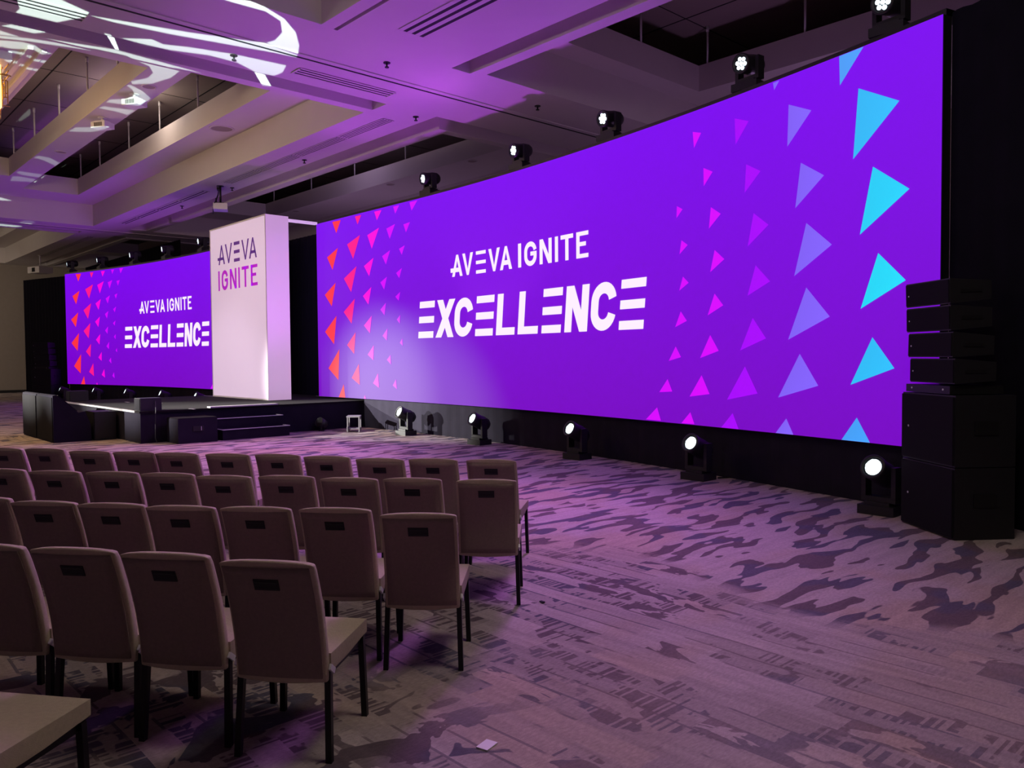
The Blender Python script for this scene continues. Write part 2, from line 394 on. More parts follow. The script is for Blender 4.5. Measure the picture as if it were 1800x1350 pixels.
def stroke(path, t_):     # list of quads along a polyline, mitred
    P = [Vector(p) for p in path]; out = []; L_, R_ = [], []
    for i, p in enumerate(P):
        d0 = (p-P[i-1]).normalized() if i > 0 else None
        d1 = (P[i+1]-p).normalized() if i < len(P)-1 else None
        if d0 is None: n = Vector((-d1.y, d1.x)); k = 1
        elif d1 is None: n = Vector((-d0.y, d0.x)); k = 1
        else:
            dd = (d0+d1).normalized(); n = Vector((-dd.y, dd.x)); k = 1/max(.3, n.dot(Vector((-d0.y, d0.x))))
        L_.append(p+n*k*t_/2); R_.append(p-n*k*t_/2)
    for i in range(len(P)-1): out.append([L_[i], R_[i], R_[i+1], L_[i+1]])
    return out
def letter(ch, x0, x1, z0, z1, t_, tv=None):
    h = z1-z0; w_ = x1-x0; xm = (x0+x1)/2; tv = tv or t_
    q = []
    hb = lambda a, b_, zc, tt=t_: [Vector((a, zc-tt/2)), Vector((b_, zc-tt/2)), Vector((b_, zc+tt/2)), Vector((a, zc+tt/2))]
    if ch in 'Aa':
        a = t_*1.05; s = t_*.55
        q += [[Vector((x0, z0)), Vector((x0+a, z0)), Vector((xm+s*.7, z1)), Vector((xm-s*.7, z1))],
              [Vector((x1-a, z0)), Vector((x1, z0)), Vector((xm+s*.7, z1)), Vector((xm-s*.7, z1))]]
        zc = z0+h*.30
        q.append(hb(x0+w_*.16 if ch == 'A' else x0-w_*.14, x1-w_*.16, zc, t_*1.0))
    elif ch == 'V':
        a = t_*1.05; s = t_*.55
        q += [[Vector((x0, z1)), Vector((x0+a, z1)), Vector((xm+s*.7, z0)), Vector((xm-s*.7, z0))],
              [Vector((x1-a, z1)), Vector((x1, z1)), Vector((xm+s*.7, z0)), Vector((xm-s*.7, z0))]]
    elif ch == '=':
        for zc in (z0+tv/2, (z0+z1)/2, z1-tv/2): q.append(hb(x0, x1, zc, tv))
    elif ch == 'E':
        q.append([Vector((x0, z0)), Vector((x0+t_, z0)), Vector((x0+t_, z1)), Vector((x0, z1))])
        q += [hb(x0, x1, z0+t_*.4, t_*.8), hb(x0, x1-w_*.2, (z0+z1)/2+h*.03, t_*.8), hb(x0, x1, z1-t_*.4, t_*.8)]
    elif ch == 'I': q.append([Vector((x0, z0)), Vector((x1, z0)), Vector((x1, z1)), Vector((x0, z1))])
    elif ch == 'T':
        q += [hb(x0, x1, z1-t_*.42, t_*.84), [Vector((xm-t_/2, z0)), Vector((xm+t_/2, z0)), Vector((xm+t_/2, z1)), Vector((xm-t_/2, z1))]]
    elif ch == 'L':
        q += [[Vector((x0, z0)), Vector((x0+t_, z0)), Vector((x0+t_, z1)), Vector((x0, z1))], hb(x0, x1, z0+tv/2, tv)]
    elif ch == 'N':
        q += [[Vector((x0, z0)), Vector((x0+t_, z0)), Vector((x0+t_, z1)), Vector((x0, z1))],
              [Vector((x1-t_, z0)), Vector((x1, z0)), Vector((x1, z1)), Vector((x1-t_, z1))],
              [Vector((x0, z1)), Vector((x0+t_*1.1, z1)), Vector((x1, z0)), Vector((x1-t_*1.1, z0))]]
    elif ch == 'X':
        a = t_*1.15
        q += [[Vector((x0, z0)), Vector((x0+a, z0)), Vector((x1, z1)), Vector((x1-a, z1))],
              [Vector((x1-a, z0)), Vector((x1, z0)), Vector((x0+a, z1)), Vector((x0, z1))]]
    elif ch in 'CG':
        rx = w_/2-t_/2; rz = rx; top, bot = z1-t_/2-rz, z0+t_/2+rz
        pth = []; a0 = .17
        pth += [Vector((xm+rx*math.cos(a), top+rz*math.sin(a))) for a in [a0+(PI-a0)*i/14 for i in range(15)]]
        pth += [Vector((xm+rx*math.cos(a), bot+rz*math.sin(a))) for a in [PI+(PI-(a0 if ch == 'C' else 0))*i/14 for i in range(15)]]
        if ch == 'G':
            pth.append(Vector((x1-t_/2, z0+h*.46))); q.append(hb(xm, x1, z0+h*.50, t_*.85))
        q += stroke(pth, t_)
    return q
def text1(shift=0):
    z0, z1, t_ = 3.37, 3.817, .088; q = []
    for ch, a, b_ in (('a', 6.64, 7.005), ('V', 7.0, 7.365), ('=', 7.46, 7.785), ('V', 7.87, 8.24), ('A', 8.24, 8.62), ('I', 8.805, 8.898),
                      ('G', 8.99, 9.355), ('N', 9.44, 9.785), ('I', 9.875, 9.962), ('T', 10.033, 10.371), ('E', 10.453, 10.768)):
        q += letter(ch, a, b_, z0, z1, t_, .068)
    return q
def text2():
    z0, z1, t_ = 2.12, 2.917, .185; q = []
    for ch, a, b_ in (('=', 5.383, 5.937), ('X', 6.02, 6.667), ('C', 6.67, 7.30), ('=', 7.405, 7.985), ('L', 8.09, 8.672), ('L', 8.768, 9.366),
                      ('=', 9.476, 10.018), ('N', 10.118, 10.72), ('C', 10.79, 11.41), ('=', 11.505, 12.075)):
        q += [[Vector((v.x+.1*(v.y-z0), v.y)) for v in f] for f in letter(ch, a, b_, z0, z1, t_, .142)]
    return q

TA = lambda s, ox, oy, pts: [(ox+x/s, oy+y/s) for x, y in pts]
A_ = lambda *p: TA(7.105, 550, 340, p)
B_ = lambda *p: TA(7.105, 550, 520, p)
Z5 = lambda *p: TA(4.219, 1160, 200, p)
Z6 = lambda *p: TA(4.5, 1130, 480, p)
Z7 = lambda *p: TA(3.373, 1340, 60, p)
Z8 = lambda *p: TA(3.75, 1340, 440, p)
red, pink, hot, mag, vio, lil = (255, 52, 66), (255, 24, 140), (255, 0, 222), (218, 0, 255), (168, 0, 250), (134, 100, 255)
TRI = [(red, A_((245, 357), (350, 333), (294, 497))), (red, A_((180, 800), (315, 680), (248, 955))), (red, A_((152, 1268), (287, 1115), (238, 1411))),
 (red, B_((155, 450), (298, 248), (267, 605))), (red, B_((198, 905), (333, 668), (322, 1052))), (red, B_((325, 1270), (388, 1105), (408, 1275))),
 (pink, A_((528, 288), (605, 270), (560, 388))), (pink, A_((430, 638), (590, 520), (505, 818))), (pink, A_((390, 1065), (548, 908), (480, 1233))),
 (pink, B_((387, 203), (527, 35), (486, 348))), (pink, B_((430, 615), (536, 455), (518, 726))), (pink, B_((488, 1025), (577, 850), (588, 1113))),
 (hot, A_((768, 228), (860, 207), (802, 335))), (hot, A_((682, 522), (828, 428), (738, 692))), (hot, A_((640, 908), (760, 803), (705, 1035))),
 (hot, A_((627, 1282), (733, 1167), (695, 1388))), (hot, B_((640, 372), (737, 248), (715, 468))), (hot, B_((687, 735), (762, 618), (758, 805))),
 (hot, B_((755, 1092), (815, 968), (829, 1150))), (hot, B_((636, 1283), (653, 1240), (665, 1290))),
 (mag, A_((1005, 165), (1080, 148), (1030, 255))), (mag, A_((920, 440), (1028, 382), (962, 570))), (mag, A_((867, 785), (967, 708), (914, 888))),
 (mag, A_((845, 1112), (927, 1040), (892, 1202))), (mag, B_((845, 173), (915, 85), (897, 243))), (mag, B_((872, 500), (935, 405), (926, 560))),
 (mag, B_((925, 800), (972, 735), (980, 860))), (mag, B_((1000, 1120), (1040, 1040), (1053, 1168))),
 (mag, A_((1208, 112), (1308, 85), (1235, 215))), (mag, A_((1133, 387), (1215, 358), (1165, 487))), (mag, A_((1078, 692), (1150, 648), (1112, 768))),
 (mag, A_((1042, 995), (1115, 930), (1080, 1058))), (mag, A_((1032, 1290), (1093, 1230), (1073, 1340))), (mag, B_((1050, 297), (1093, 238), (1088, 347))),
 (mag, B_((1088, 587), (1120, 530), (1124, 625))),
 (mag, Z5((128, 685), (170, 708), (125, 775))), (mag, Z5((162, 938), (208, 973), (147, 1043))), (mag, Z5((173, 1207), (215, 1253), (145, 1313))),
 (mag, Z6((302, 303), (350, 378), (258, 428))), (mag, Z6((262, 580), (304, 665), (207, 695))), (mag, Z6((198, 838), (235, 937), (132, 942))),
 (mag, Z6((115, 1062), (145, 1168), (27, 1157))), (mag, Z5((245, 135), (308, 142), (255, 255))), (mag, Z5((325, 402), (393, 430), (327, 538))),
 (mag, Z5((380, 693), (453, 742), (365, 853))), (mag, Z5((408, 1010), (480, 1078), (375, 1175))), (mag, Z6((570, 162), (638, 255), (515, 335))),
 (mag, Z6((535, 490), (602, 615), (455, 673))), (mag, Z6((467, 808), (530, 957), (372, 977))), (mag, Z6((378, 1100), (410, 1195), (307, 1187))),
 (vio, Z5((557, 35), (660, 55), (563, 230))), (vio, Z5((642, 375), (748, 425), (630, 588))), (vio, Z5((697, 737), (808, 823), (653, 985))),
 (vio, Z5((712, 1123), (820, 1243), (652, 1350))), (vio, Z6((872, 355), (977, 517), (772, 613))), (vio, Z6((810, 738), (910, 953), (668, 1002))),
 (vio, Z6((713, 1107), (760, 1240), (622, 1222))),
 (lil, Z7((65, 290), (103, 275), (72, 333))), (lil, Z7((158, 418), (293, 452), (150, 668))), (lil, Z7((230, 763), (368, 837), (197, 1033))),
 (lil, Z5((1088, 810), (1278, 970), (998, 1205))), (lil, Z8((292, 245), (447, 437), (172, 590))), (lil, Z8((249, 682), (371, 893), (106, 971))),
 (lil, Z8((160, 1108), (207, 1220), (90, 1207))),
 ((80, 162, 255), Z7((458, 132), (602, 75), (462, 305))), ((52, 190, 255), Z7((572, 322), (815, 395), (540, 743))), ((38, 212, 255), Z7((658, 786), (875, 917), (580, 1190))),
 ((34, 222, 255), Z8((766, 18), (948, 197), (650, 386))), ((46, 194, 255), Z8((728, 573), (873, 778), (583, 887))), ((70, 165, 255), Z8((625, 1102), (712, 1278), (524, 1259)))]
ULW = .95       # the left wall is slightly narrower
def video_wall(side):
    root = thing('video_wall', 'tall curved video wall on the %s of the white pillar, purple with red and pink triangles%s' %
                 (('right', ', cyan triangles at its right edge') if side > 0 else ('left', ', partly hidden by the pillar')), 'screen', (0, 0, 0))
    um = (lambda u: u) if side > 0 else (lambda u: -UE+(u-UI)*ULW)
    bm = NB(); cl = bm.loops.layers.float_color.new('content')
    cols = {}
    def paint(f, cs):
        for l, c in zip(f.loops, cs): l[cl] = c
    nu, nz = 60, 8
    def bg(z):
        k = (z-ZB)/(ZT-ZB); a = srgb(120, 0, 196); b2 = srgb(124, 0, 240)
        return tuple(a[i]*(1-k)+b2[i]*k for i in range(4))
    for i in range(nu):
        for j in range(nz):
            ua, ub = [um(UI+(UE-UI)*k/nu) for k in (i, i+1)]; za, zb = [ZB+(ZT-ZB)*k/nz for k in (j, j+1)]
            f = bm.faces.new([bm.verts.new(sp(ua, za)), bm.verts.new(sp(ub, za)), bm.verts.new(sp(ub, zb)), bm.verts.new(sp(ua, zb))])
            paint(f, [bg(za), bg(za), bg(zb), bg(zb)])
    def cz(z): return min(max(z, ZB+.002), ZT-.002)
    for c, pts in TRI:
        P = [scr(*p) for p in pts]; P = [(min(max(u, UI+.01), UE-.01), cz(z)) for u, z in P]
        cc = srgb(*c)
        f = bm.faces.new([bm.verts.new(sp(um(u), z, -.006)) for u, z in P])
        s = [.92, 1.0, .92] if c[1] > 90 else [1, 1, 1]
        paint(f, [tuple(min(1, x*k) for x in cc[:3])+(1,) for k in s])
    wt = (1.0, .86, 1.0, 1)
    for q in text1()+text2():
        f = bm.faces.new([bm.verts.new(sp(um(v.x), v.y, -.008)) for v in q]); paint(f, [wt]*4)
    for f in bm.faces:
        f.normal_update()
        if f.normal.y > 0: f.normal_flip()
    o = obj('display_panel', bm, 'led', root, recalc=False)
    # cabinet body behind, header trim on top
    bm = NB(); n = 40; us = [um(UI+(UE-UI)*k/n) for k in range(n+1)]
    for a, b_ in zip(us, us[1:]):
        vs = [sp(u, z, off) for u in (a, b_) for z in (ZB-.0, ZT) for off in (.012, .14)]
        v = [bm.verts.new(p) for p in vs]
        for f in ((0, 2, 6, 4), (1, 5, 7, 3), (0, 4, 5, 1), (2, 3, 7, 6)): bm.faces.new([v[i] for i in f])
    for u in (us[0], us[-1]): quad(bm, sp(u, ZB, .012), sp(u, ZB, .14), sp(u, ZT, .14), sp(u, ZT, .012))
    obj('cabinet', bm, 'blackm', root)
    bm = NB()
    for a, b_ in zip(us, us[1:]):
        v = [bm.verts.new(sp(u, z, off)) for u in (a, b_) for z in (ZT+.003, ZT+.07) for off in (.0+.05, .35)]
        for f in ((0, 2, 6, 4), (1, 5, 7, 3), (0, 4, 5, 1), (2, 3, 7, 6)): bm.faces.new([v[i] for i in f])
    obj('top_rail', bm, 'blackp', root)
    return root, um
for s in (1, -1):
    root, um = video_wall(s)
    # black skirt hanging under the wall
    bm = NB(); n = 240; prev = None
    for k in range(n+1):
        u = um(UI+(UE-UI)*k/n)
        if s > 0 and u < 2.95: continue
        if s < 0 and u > -2.95: continue
        p = [bm.verts.new(sp(u, z, .09+.004*math.sin(k*1.3))) for z in (.0, ZB-.004)]
        if prev: bm.faces.new([prev[0], p[0], p[1], prev[1]])
        prev = p
    tag(obj('wall_skirt', bm, 'skirt'), 'black cloth skirt under the %s video wall down to the carpet' % ('right' if s > 0 else 'left'), 'skirt')
# drapes
def drape(pts, z0, z1, label, amp=.02, per=.24):
    bm = NB(); P = [Vector((p[0], p[1])) for p in pts]; prev = None; dist = 0; seq = []
    for a, b_ in zip(P, P[1:]):
        L_ = (b_-a).length; n = max(2, int(L_/.07)); d = (b_-a)/L_; nn = Vector((-d.y, d.x))
        for i in range(n):
            q = a+d*L_*i/n; dist += L_/n; seq.append(q+nn*amp*math.sin(dist/per*2*PI))
    for q in seq:
        p = [bm.verts.new((q.x, q.y, z0)), bm.verts.new((q.x, q.y, z1))]
        if prev: f = bm.faces.new([prev[0], p[0], p[1], prev[1]]); f.smooth = True
        prev = p
    return tag(obj('black_drape', bm, 'cloth'), label, 'drape')
eR = sp(UE, 0, .1); dR = (sp(UE, 0)-sp(UE-.2, 0)).normalized()
eL = sp(-UE, 0, .1); dL = (sp(-UE, 0)-sp(-UE+.2, 0)).normalized()
drape([eR+dR*.02, eR+dR*9.5], 0, ZT+.03, 'tall black drape beyond the right end of the right video wall, behind the speaker stack')
drape([eL+dL*.02, eL+dL*3.45], 0, ZT-.05, 'tall black drape left of the left video wall, beside the taupe wall')
drape([(-24.5, 11.6), (-16.6, 11.6)], .02, 5.25, 'dark drape closing the gap behind the white pillar')
drape([(-46.8, 12.4), (-33.3, 12.4)], 0, 6.56, 'full-height black sheet added behind the left video wall to darken the unlit recess')  # black sheet stands in for the unlit ceiling recess
bm = NB()
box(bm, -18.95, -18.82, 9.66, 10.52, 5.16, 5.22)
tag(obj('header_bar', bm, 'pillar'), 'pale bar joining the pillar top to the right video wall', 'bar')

# ------------------------------------------------------------------ stage
SX0, SX1, SY0, SY1, SZ = -22.75, -16.95, 5.42, 11.2, .65
st = thing('stage', 'low black platform stage with a white front edge under the pillar', 'stage', (0, 0, 0))
bm = NB(); box(bm, SX0, SX1, SY0, SY1, SZ-.04, SZ); obj('stage_deck', bm, 'deck', st)
bm = NB(); box(bm, SX0+.02, SX1-.02, SY0+.02, SY0+.04, 0, SZ-.04); obj('front_skirt', bm, 'skirt', st)
bm = NB(); box(bm, SX1-.04, SX1-.02, SY0+.04, SY1, 0, SZ-.04); obj('side_skirt', bm, 'skirt', st)
bm = NB(); box(bm, SX0+.02, SX0+.04, SY0+.04, SY1, 0, SZ-.04); obj('side_skirt', bm, 'skirt', st)
bm = NB(); box(bm, SX0, SX1-.3, SY0-.006, SY0+.035, SZ+.0005, SZ+.004); box(bm, SX0, SX1-.3, SY0-.006, SY0-.002, SZ-.035, SZ+.004)
obj('edge_tape', bm, 'tape', st)
for x0, x1, y in ((-22.7, -19.9, 9.0), (-19.9, -16.99, 11.0)): bm = NB(); box(bm, x0, x1, y, y+.03, SZ+.0005, SZ+.003); obj('edge_tape', bm, 'tape', st)
for px, py in ((224, 707), (270, 708), (272, 711), (281, 708.5), (338, 719)):
    p = on_z(px, py, SZ); bm = NB(); box(bm, p.x-.16, p.x+.14, p.y-.02, p.y+.02, SZ+.0005, SZ+.003); obj('floor_mark', bm, 'tape', st)
# rear part of the stage in front of the left wall is hidden by the pillar; steps at the right side
sr = thing('stage_steps', 'black two-tread steps with pale nosings against the right side of the stage', 'steps')
bm = NB(); box(bm, -16.62, -16.30, 6.85, 8.35, 0, .215); box(bm, -16.93, -16.62, 6.85, 8.35, 0, .43); obj('step_body', bm, 'skirt', sr)
for x, z in ((-16.30, .215), (-16.62, .43)):
    bm = NB(); box(bm, x-.012, x+.012, 6.84, 8.36, z, z+.014); box(bm, x-.30, x, 8.34, 8.365, z, z+.014); box(bm, x-.30, x, 6.835, 6.86, z, z+.014)
    obj('nosing', bm, 'silver', sr)
bm = NB(); box(bm, SX1-.14, SX1+.03, 6.85, 8.4, SZ+.001, SZ+.03); tag(obj('landing_strip', bm, 'tape'), 'white lit strip on the stage edge above the steps', 'strip')

# pillar
PX0, PX1, PY0, PY1, PZ0, PZ1 = -22.14, -18.73, 9.05, 9.66, SZ, 5.26
pl = thing('pillar', 'tall white boxed pillar with a purple two-line logo standing on the stage', 'pillar')
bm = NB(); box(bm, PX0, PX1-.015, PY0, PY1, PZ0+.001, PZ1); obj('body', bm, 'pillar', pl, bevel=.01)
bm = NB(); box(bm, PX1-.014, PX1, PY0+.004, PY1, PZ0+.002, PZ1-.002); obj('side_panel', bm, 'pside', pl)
bm = NB(); e = .035
box(bm, PX0-.003, PX1+.003, PY0-.008, PY0-.001, PZ0+.002, PZ0+e); box(bm, PX0-.003, PX1+.003, PY0-.008, PY0-.001, PZ1-e, PZ1+.003)
box(bm, PX0-.003, PX0+e, PY0-.008, PY0-.001, PZ0+e, PZ1-e); box(bm, PX1-e, PX1+.003, PY0-.008, PY0-.001, PZ0+e, PZ1-e)
obj('edge_trim', bm, 'whitep', pl)
def flat_text(qs, y, name, material):
    bm = NB()
    for q in qs:
        f = [(v.x, y, v.y) for v in q]; g = [(v.x, y+.003, v.y) for v in q]
        A = [bm.verts.new(p) for p in f]; B = [bm.verts.new(p) for p in g]
        bm.faces.new(A); bm.faces.new(B)
        for i in range(4): bm.faces.new([A[i], A[(i+1) % 4], B[(i+1) % 4], B[i]])
    return obj(name, bm, material, pl)
q = []
for ch, a, b_ in (('a', -21.58, -21.17), ('V', -21.15, -20.70), ('=', -20.59, -20.24), ('V', -20.12, -19.68), ('A', -19.68, -19.24)): q += letter(ch, a, b_, 4.245, 4.765, .075, .085)
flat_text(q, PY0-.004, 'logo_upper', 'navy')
q = []
for ch, a, b_ in (('I', -21.62, -21.53), ('G', -21.40, -21.0), ('N', -20.87, -20.46), ('I', -20.345, -20.255), ('T', -20.13, -19.72), ('E', -19.60, -19.22)): q += letter(ch, a, b_, 3.545, 4.08, .098, .09)
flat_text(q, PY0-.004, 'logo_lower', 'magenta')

# ------------------------------------------------------------------ moving lights
def moving_light(direction, floor=True):
    """standing fixture: base, yoke, head aimed along direction (local)"""
    root = thing('moving_light', 'x', 'stage light')
    d = Vector(direction).normalized(); hz = .44 if floor else .36; c = Vector((0, 0, hz))
    bm = NB(); box(bm, -.19, .19, -.15, .15, 0, .10); box(bm, -.13, .13, -.11, .11, .10, .135); obj('base', bm, 'blackp', root, bevel=.022)
    fl = Vector((d.x, d.y, 0)).normalized(); sd = Vector((fl.y, -fl.x, 0))
    mx = Matrix((( sd.x, fl.x, 0, 0), (sd.y, fl.y, 0, 0), (0, 0, 1, 0), (0, 0, 0, 1)))
    bm = NB()
    box(bm, -.19, -.14, -.06, .06, .17, hz+.07, mx); box(bm, .14, .19, -.06, .06, .17, hz+.07, mx); box(bm, -.19, .19, -.06, .06, .13, .185, mx)
    obj('yoke', bm, 'blackp', root, bevel=.018)
    bm = NB(); lathe(bm, [(.02, -.23), (.09, -.215), (.125, -.16), (.135, -.06), (.128, .03), (.128, .10), (.134, .15), (.134, .195), (.112, .197), (.108, .17)], c, d, 24)
    hd = obj('head', bm, 'blackp', root)
    a = d.orthogonal().normalized(); b_ = d.cross(a)
    bm = NB()
    for k in range(7):
        q_ = Vector((0, 0, 0)) if k == 0 else (a*math.cos(k*PI/3)+b_*math.sin(k*PI/3))*.062
        cyl(bm, c+d*.172+q_, c+d*.181+q_, .027, n=12)
    if floor: cyl(bm, c+d*.171, c+d*.1765, .088, n=20)
    obj('lens', bm, 'lens', hd)
    return root
DIRF = (-.10, -.90, .42); DIRT = (-.12, -.97, -.12)
ord5 = ['leftmost', 'second from the left', 'middle', 'fourth from the left', 'rightmost']
base = moving_light(DIRF); first = True
for i, px in enumerate((713, 842, 1014, 1227, 1548)):
    Yt = None
    for X in [x/100 for x in range(-1800, -200)]:
        y = yc(X-CX)-.36; p = EYE+Vector((X, y, 0)); 
        v = Vector((X, y, .3))-EYE; qx = 900+FPX*v.dot(RT)/v.dot(FW)
        if qx >= px: Yt = (X, y); break
    o = base if first else copy_tree(base); first = False
    o.location = (Yt[0], Yt[1], 0)
    tag(o, 'black moving-head light under the right video wall, %s of five' % ord5[i], 'stage light', 'floor lights right')
for i, px in enumerate((113, 172, 228, 290, 352)):
    o = copy_tree(base)
    for X in [x/50 for x in range(-2100, -900)]:
        y = yc(X-CX)-.36; v = Vector((X, y, .5))-EYE
        if 900+FPX*v.dot(RT)/v.dot(FW) >= px: break
    o.location = (X, y, 0)
    tag(o, 'glowing moving-head light under the left video wall, %s of five' % ord5[i], 'stage light', 'floor lights left')
baset = moving_light(DIRT, False); first = True
for s, us, nm in ((1, (5.6, 8.65, 11.1, 13.95, 16.0), 'right'), (-1, (-16.55, -14.4, -12.0, -9.6, -6.85), 'left')):
    for i, u in enumerate(us):
        o = baset if first else copy_tree(baset); first = False
        o.location = sp(u, ZT+.072, .2)
        if s > 0: o.location.z = ZT+.072
        tag(o, 'black spotlight on top of the %s video wall, %s of five' % (nm, ord5[i]), 'stage light', 'top lights '+nm)

# ------------------------------------------------------------------ speaker stacks
def stack_at(origin, ang, side):
    """origin = front-left floor corner, ang = direction of the front edge"""
    E_ = lambda x, y, z: Vector(origin)+Vector((math.cos(ang)*x-math.sin(ang)*y, math.sin(ang)*x+math.cos(ang)*y, z))
    where = 'beside the right video wall' if side == 'right' else 'in the dark at far left'
    W_, D_ = .84, .60
    for k in range(2):
        t_ = thing('subwoofer', 'large black subwoofer cabinet %s, %s of two' % (where, ('lower', 'upper')[k]), 'speaker', E_(0, 0, k*.665), ang, 'subwoofers '+side)
        bm = NB(); box(bm, 0, W_, .02, D_, .004, .66); obj('cabinet', bm, 'blackp', t_, bevel=.008)
        bm = NB(); box(bm, .012, W_-.012, 0, .019, .02, .645); obj('grille', bm, 'grille', t_)
        bm = NB(); cyl(bm, (.13, -.003, .33), (.13, .002, .33), .011, n=10); obj('badge', bm, 'silver', t_)
        bm = NB(); box(bm, W_, W_+.012, .2, .42, .30, .42); obj('side_handle', bm, 'blackm', t_)
    zb = 1.334
    t_ = thing('array_frame', 'flat black mounting frame on the subwoofers %s' % where, 'frame', E_(.05, .02, zb), ang)
    bm = NB(); box(bm, 0, .70, 0, .52, .0, .075); obj('plate', bm, 'blackm', t_, bevel=.005)
    bm = NB(); [cyl(bm, (x, -.004, .04), (x, .001, .04), .01, n=8) for x in (.1, .6)]; obj('bolt', bm, 'silver', t_)
    z = zb+.095; tilt = [-.5, -1.2, 1.0, 1.8]; ys = [.10, .09, .085, .09]; H_ = .234
    pos = ['lowest', 'second lowest', 'third lowest', 'topmost']
    for k in range(4):
        t_ = thing('line_array_speaker', 'slim black array speaker %s, %s of four' % (where, pos[k]), 'speaker', E_(.03+.02*(3-k), ys[k]-.06, z), ang, 'line array '+side)
        t_.rotation_euler = (math.radians(tilt[k]), 0, ang)
        bm = NB()
        prof = [(0, 0), (.40, .03), (.40, H_-.03), (0, H_)]
        prism(bm, prof, 0, .70); obj('cabinet', bm, 'blackp', t_, bevel=.006)
        bm = NB(); box(bm, .01, .69, -.012, -.001, .012, H_-.012); obj('grille', bm, 'grille', t_)
        bm = NB(); cyl(bm, (.06, -.015, .11), (.06, -.011, .11), .008, n=8); obj('badge', bm, 'silver', t_)
        bm = NB(); box(bm, .701, .708, .1, .3, .1, .13); obj('rigging', bm, 'blackm', t_)
        z += H_+.012
stack_at((-3.29, 8.39, 0), math.atan2(-.54, .69), 'right')
stack_at((-37.1, 7.75, 0), math.atan2(.54, .69), 'left')

# ------------------------------------------------------------------ gear around the stage
def monitor(x0, x1, label):
    t_ = thing('confidence_monitor', label, 'monitor', (x0, 4.20, 0), 0, 'floor confidence monitors')
    w_ = x1-x0
    bm = NB(); prism(bm, [(0, 0), (0, .97), (.06, .985), (.47, .60), (.60, .62), (.70, .34), (.72, 0)], 0, w_); obj('housing', bm, 'skirt', t_)
    bm = NB(); box(bm, .03, w_-.03, -.016, -.002, .03, .93); obj('back_panel', bm, 'grille', t_)
    bm = NB(); v = [(.05, .10, .96), (w_-.05, .10, .96), (w_-.05, .45, .63), (.05, .45, .63)]
    up = Vector((0, .7, .72)).normalized()*.012
    A = [bm.verts.new(Vector(p)+up*.3) for p in v]; B = [bm.verts.new(Vector(p)+up*1.5) for p in v]
    bm.faces.new(A); bm.faces.new(B)
    for i in range(4): bm.faces.new([A[i], A[(i+1) % 4], B[(i+1) % 4], B[i]])
    obj('display', bm, 'dark', t_)
monitor(-21.05, -19.78, 'black wedge monitor on the floor before the stage, left of the pair')
monitor(-19.72, -18.40, 'black wedge monitor on the floor before the stage, right of the pair')
def small_speaker(x, y, z, label, rz=0, s=1.0, h=.26):
    t_ = thing('front_fill_speaker', label, 'speaker', (x, y, z), rz)
    bm = NB(); box(bm, 0, .34*s, 0, .42*min(s, 1), .004, h); obj('cabinet', bm, 'blackp', t_, bevel=.01)
    bm = NB(); box(bm, .01, .33*s, -.012, -.001, .012, h-.01); obj('grille', bm, 'grille', t_)
small_speaker(-22.7, 5.5, SZ, 'small black speaker on the far left corner of the stage front')
small_speaker(-17.36, 5.46, SZ, 'small black speaker on the near corner of the stage, beside the white edge tape')
small_speaker(-19.0, 4.965, 0, 'black box speaker between the floor monitors and the stage front', 0, 1.9, .60)
t_ = thing('flight_case', 'black case with a recessed side handle between stage corner and steps', 'case', (-16.90, 5.93, 0))
bm = NB(); box(bm, 0, .62, 0, .80, .004, .50); obj('body', bm, 'skirt', t_, bevel=.012)
bm = NB(); box(bm, -.0, .61, .01, .79, .503, .512); obj('lid', bm, 'deck', t_)
bm = NB(); box(bm, .621, .628, .30, .52, .24, .34); obj('handle', bm, 'dark', t_)
bm = NB(); box(bm, .622, .632, .46, .47, .25, .33); obj('latch', bm, 'silver', t_)
bm = NB(); tube(bm, [(-17.02, 5.75, SZ+.2), (-16.9, 5.72, SZ+.05), (-16.88, 5.7, .45), (-16.84, 5.68, .1), (-16.8, 5.7, .012)], .008)
tag(obj('speaker_cable', bm, 'cable'), 'thin cable hanging from the stage corner speaker to the floor', 'cable')
# silver stand box
p = on_z(620, 759, 0)
t_ = thing('equipment_stand', 'small open silver metal stand on the carpet beside the stage', 'stand', (p.x-.02, p.y+.05, 0), math.radians(-38))
bm = NB(); box(bm, -.19, .19, -.15, .15, .34, .37); obj('top', bm, 'stand', t_)
for x in (-.18, .16):
    for y in (-.14, .12):
        bm = NB(); box(bm, x, x+.025, y, y+.025, 0, .34); obj('leg', bm, 'stand', t_)
bm = NB(); box(bm, -.19, .19, -.145, -.125, .03, .13); box(bm, -.17, .17, -.12, .12, .07, .085); obj('lower_panel', bm, 'stand', t_)
bm = NB(); box(bm, -.13, -.04, -.149, -.146, .05, .11); box(bm, .04, .13, -.149, -.146, .05, .11); obj('cutout', bm, 'dark', t_)
p = on_z(566, 757, 0)
t_ = thing('floor_lamp_can', 'small round black par can on a floor bracket beside the stage steps', 'stage light', (p.x, p.y, 0), math.radians(-35))
bm = NB(); lathe(bm, [(.06, -.12), (.10, -.10), (.115, .0), (.12, .10), (.105, .102), (.10, .08)], (0, 0, .17), (.5, -.5, .35), 18); obj('can', bm, 'blackp', t_)
bm = NB(); box(bm, -.15, .15, -.06, .06, 0, .02); box(bm, -.15, -.13, -.02, .02, .02, .2); box(bm, .13, .15, -.02, .02, .02, .2); obj('bracket', bm, 'blackm', t_)
